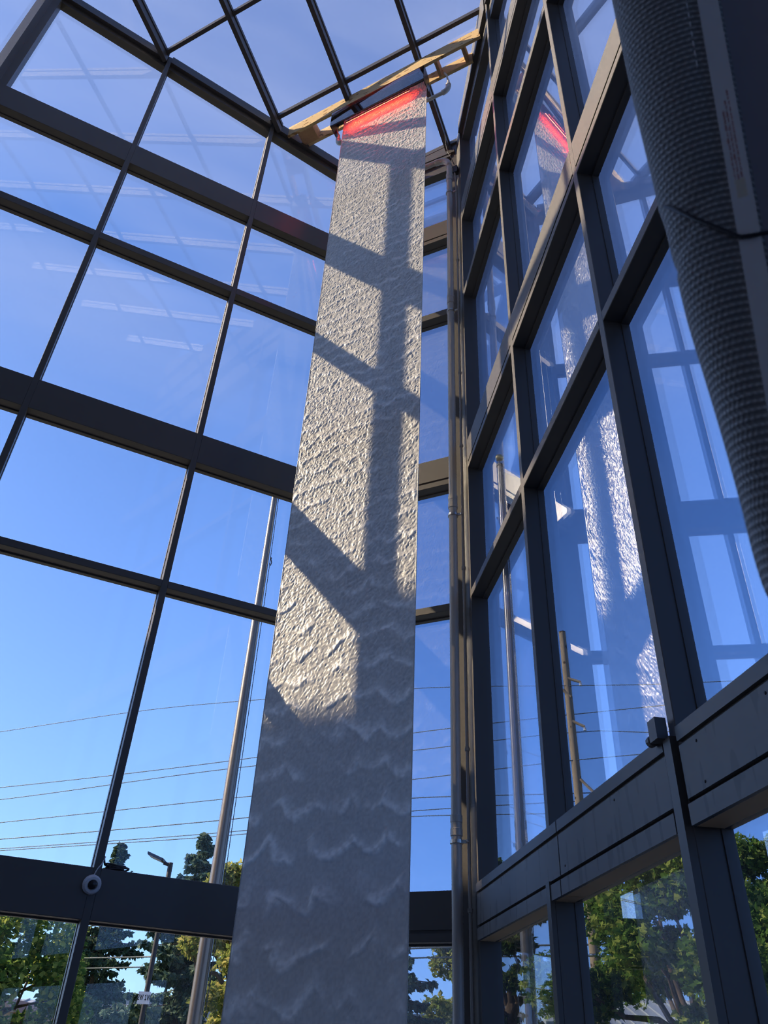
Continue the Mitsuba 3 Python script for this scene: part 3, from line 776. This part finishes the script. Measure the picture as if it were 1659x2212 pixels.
# ------------------------------------------------------------------ camera on the left band, its cable, the fixture on the right wall
fnL = at('left')
nLv = np.array([WALLS['left'][1][0], WALLS['left'][1][1], 0])
k = thing('security_camera', 'round white security camera on the lower band of the left wall', 'camera')
c0 = fnL(0.835, 0.0, 0.945)
axis = -nLv + np.array([0.12, 0, -0.25])
put(k, 'housing', lathe([(0, 0.0), (0.05, 0.0), (0.061, 0.008), (0.061, 0.03), (0.05, 0.043), (0.034, 0.046), (0.030, 0.036), (0, 0.036)], c0, axis, 32), 'm_white', 35)
put(k, 'lens', lathe([(0, 0.034), (0.029, 0.036), (0.026, 0.05), (0.014, 0.058), (0, 0.06)], c0, axis, 24), 'm_lens', 35)
put(k, 'lead', tube([fnL(0.838, -0.012, 1.0), fnL(0.85, -0.02, 1.04), fnL(0.872, -0.012, 1.075), fnL(0.89, 0.02, 1.13)], 0.004, 6), 'm_white', True)
k = thing('cable_coil', 'loose coil of black cable lying on the band beside the round camera', 'cable')
rng = np.random.default_rng(11)
t = np.linspace(0, 1, 120)
cs = 0.985 + 0.085 * np.cos(t * 2 * np.pi * 4.3 + 0.5) * (0.75 + 0.25 * np.sin(t * 9))
co = 0.045 + 0.036 * np.sin(t * 2 * np.pi * 4.3 + 0.5)
cz = 1.06 + 0.026 * t + 0.009 * np.sin(t * 2 * np.pi * 4.3 * 1.5)
coil = fnL(cs, co, cz)
lead = fnL(np.array([0.885, 0.892, 0.90, 0.925]), np.array([0.06, 0.05, 0.045, 0.04]), np.array([1.14, 1.11, 1.085, 1.075]))
scene[k] = mikit.ply(cat([tube(coil, 0.006, 6), tube(lead, 0.008, 6)]), 'm_cable', True)
k = thing('wall_fixture', 'dark box fixture with a stub knob on the band of the right wall', 'fixture')
put(k, 'body', box(lambda a, b, c: fnR(a, b, c), 2.640, 2.702, -0.062, -0.018, 1.028, 1.108), 'm_frame')
put(k, 'knob', lathe([(0, 0), (0.016, 0), (0.016, 0.018), (0.021, 0.022), (0.021, 0.045), (0.016, 0.05), (0, 0.05)], fnR(2.701, -0.038, 1.048), np.append(WALLS['right'][0], 0), 10), 'm_frame', 30)

# ------------------------------------------------------------------ fabric bundle strapped to a grey rail, close to the viewer
Pt, Av = np.array([.374, .419, 1.118 + EYE]), np.array([0.026, 0.191, -0.683])
bv, nv = np.array([-0.864, 0.492, 0.105]), np.array([-0.502, -0.828, -0.251])
nv /= np.linalg.norm(nv)


def sh(t, b, d):
    t, b, d = np.broadcast_arrays(np.asarray(t, float), np.asarray(b, float), np.asarray(d, float))
    return Pt + t[..., None] * Av + b[..., None] * bv + d[..., None] * nv


k = thing('fabric_bundle', 'rolled dark ribbed fabric strapped to a grey rail at the upper right', 'rolled fabric')
kt = [-0.9, -0.4, -0.102, 0.022, 0.14, 0.251, 0.357, 0.396, 0.437, 0.513, 0.622, 0.725, 0.805, 0.882, 0.954, 1.009, 1.064, 1.12, 1.3]
kb = [0.135, 0.124, 0.114, 0.109, 0.104, 0.098, 0.092, 0.0905, 0.086, 0.082, 0.076, 0.067, 0.060, 0.054, 0.049, 0.046, 0.041, 0.030, 0.020]
W = PchipInterpolator(kt, kb)
tt_ = np.linspace(-0.9, 1.3, 150)
th = np.linspace(0, 2 * np.pi, 49)
TT, TH = np.meshgrid(tt_, th, indexing='ij')
w = W(TT)
cen, half = (w + 0.0) / 2 - 0.012, (w + 0.0) / 2 + 0.012
pin = 1 - 0.06 * np.exp(-((TT - 0.44 - 0.09 * np.cos(TH)) / 0.012) ** 2)
bb = cen + half * np.cos(TH) * np.where(np.cos(TH) > 0, pin, 1)
dd = -0.012 + (0.030 + 0.16 * w) * np.sin(TH) * pin
v = sh(TT, bb, dd)
i, j = np.meshgrid(np.arange(149), np.arange(48), indexing='ij')
a = (i * 49 + j).ravel()
fm = trimesh.Trimesh(v.reshape(-1, 3), np.vstack([np.stack([a, a + 49, a + 50], 1), np.stack([a, a + 50, a + 1], 1)]), process=False)
put(k, 'fabric', fm, 'm_knit', True, uv=np.stack([TH / (2 * np.pi), TT * 0.71], -1).reshape(-1, 2))
put(k, 'rail', box(lambda b, d, t: sh(t, b, d), -0.0115, 0.0105, -0.06, 0.034, -0.9, 3.75), 'm_strip')
put(k, 'backing_panel', box(lambda b, d, t: sh(t, b, d), -0.30, -0.012, -0.06, 0.012, -0.9, 3.75), 'm_panel')
# the black cord around the bundle
th2 = np.linspace(-1.9, 1.25, 40)
wc = float(W(0.45))
cb = wc / 2 - 0.012 + (wc / 2 + 0.0125) * np.cos(th2)
ct = 0.535 - 0.155 * np.clip((cb - 0.004) / 0.09, 0, 1.1) ** 1.6
cd = -0.012 + (0.0315 + 0.16 * wc) * np.sin(th2)
cord = np.vstack([sh(ct, cb, cd), sh(np.array([0.546, 0.550, 0.549, 0.54]), np.array([0.008, -0.004, -0.0125, -0.06]), np.array([0.036, 0.0365, 0.034, 0.014]))])
put(k, 'cord', tube(cord, 0.0024, 8), 'm_black', True)
st = [box(lambda b, d, t: sh(t, b, d), 0.0215, 0.0228, 0.037, 0.0405, x, x + 0.011) for x in np.arange(-0.1, 0.2, 0.022)]
q = put(k, 'stitch', cat(st), 'm_strip'); labels[q] = {'kind': 'stuff'}
# worn red print on the rail: rows of illegible small marks above a pale patch
rng = np.random.default_rng(21)
pr = []
for col, b0 in enumerate((-0.0045, -0.001, 0.0025)):
    x = 0.262 + 0.02 * col
    while x < 0.43:
        ln = rng.uniform(0.004, 0.013)
        pr.append(box(lambda b, d, t: sh(t, b, d), b0, b0 + rng.uniform(0.0012, 0.0022), 0.034, 0.0343, x, x + ln)); x += ln + rng.uniform(0.001, 0.004)
q = put(k, 'print', cat(pr), 'm_print'); labels[q] = {'kind': 'stuff', 'label': 'faded red print'}
put(k, 'print_patch', box(lambda b, d, t: sh(t, b, d), -0.006, 0.004, 0.034, 0.0343, 0.44, 0.475), 'm_print_pale')
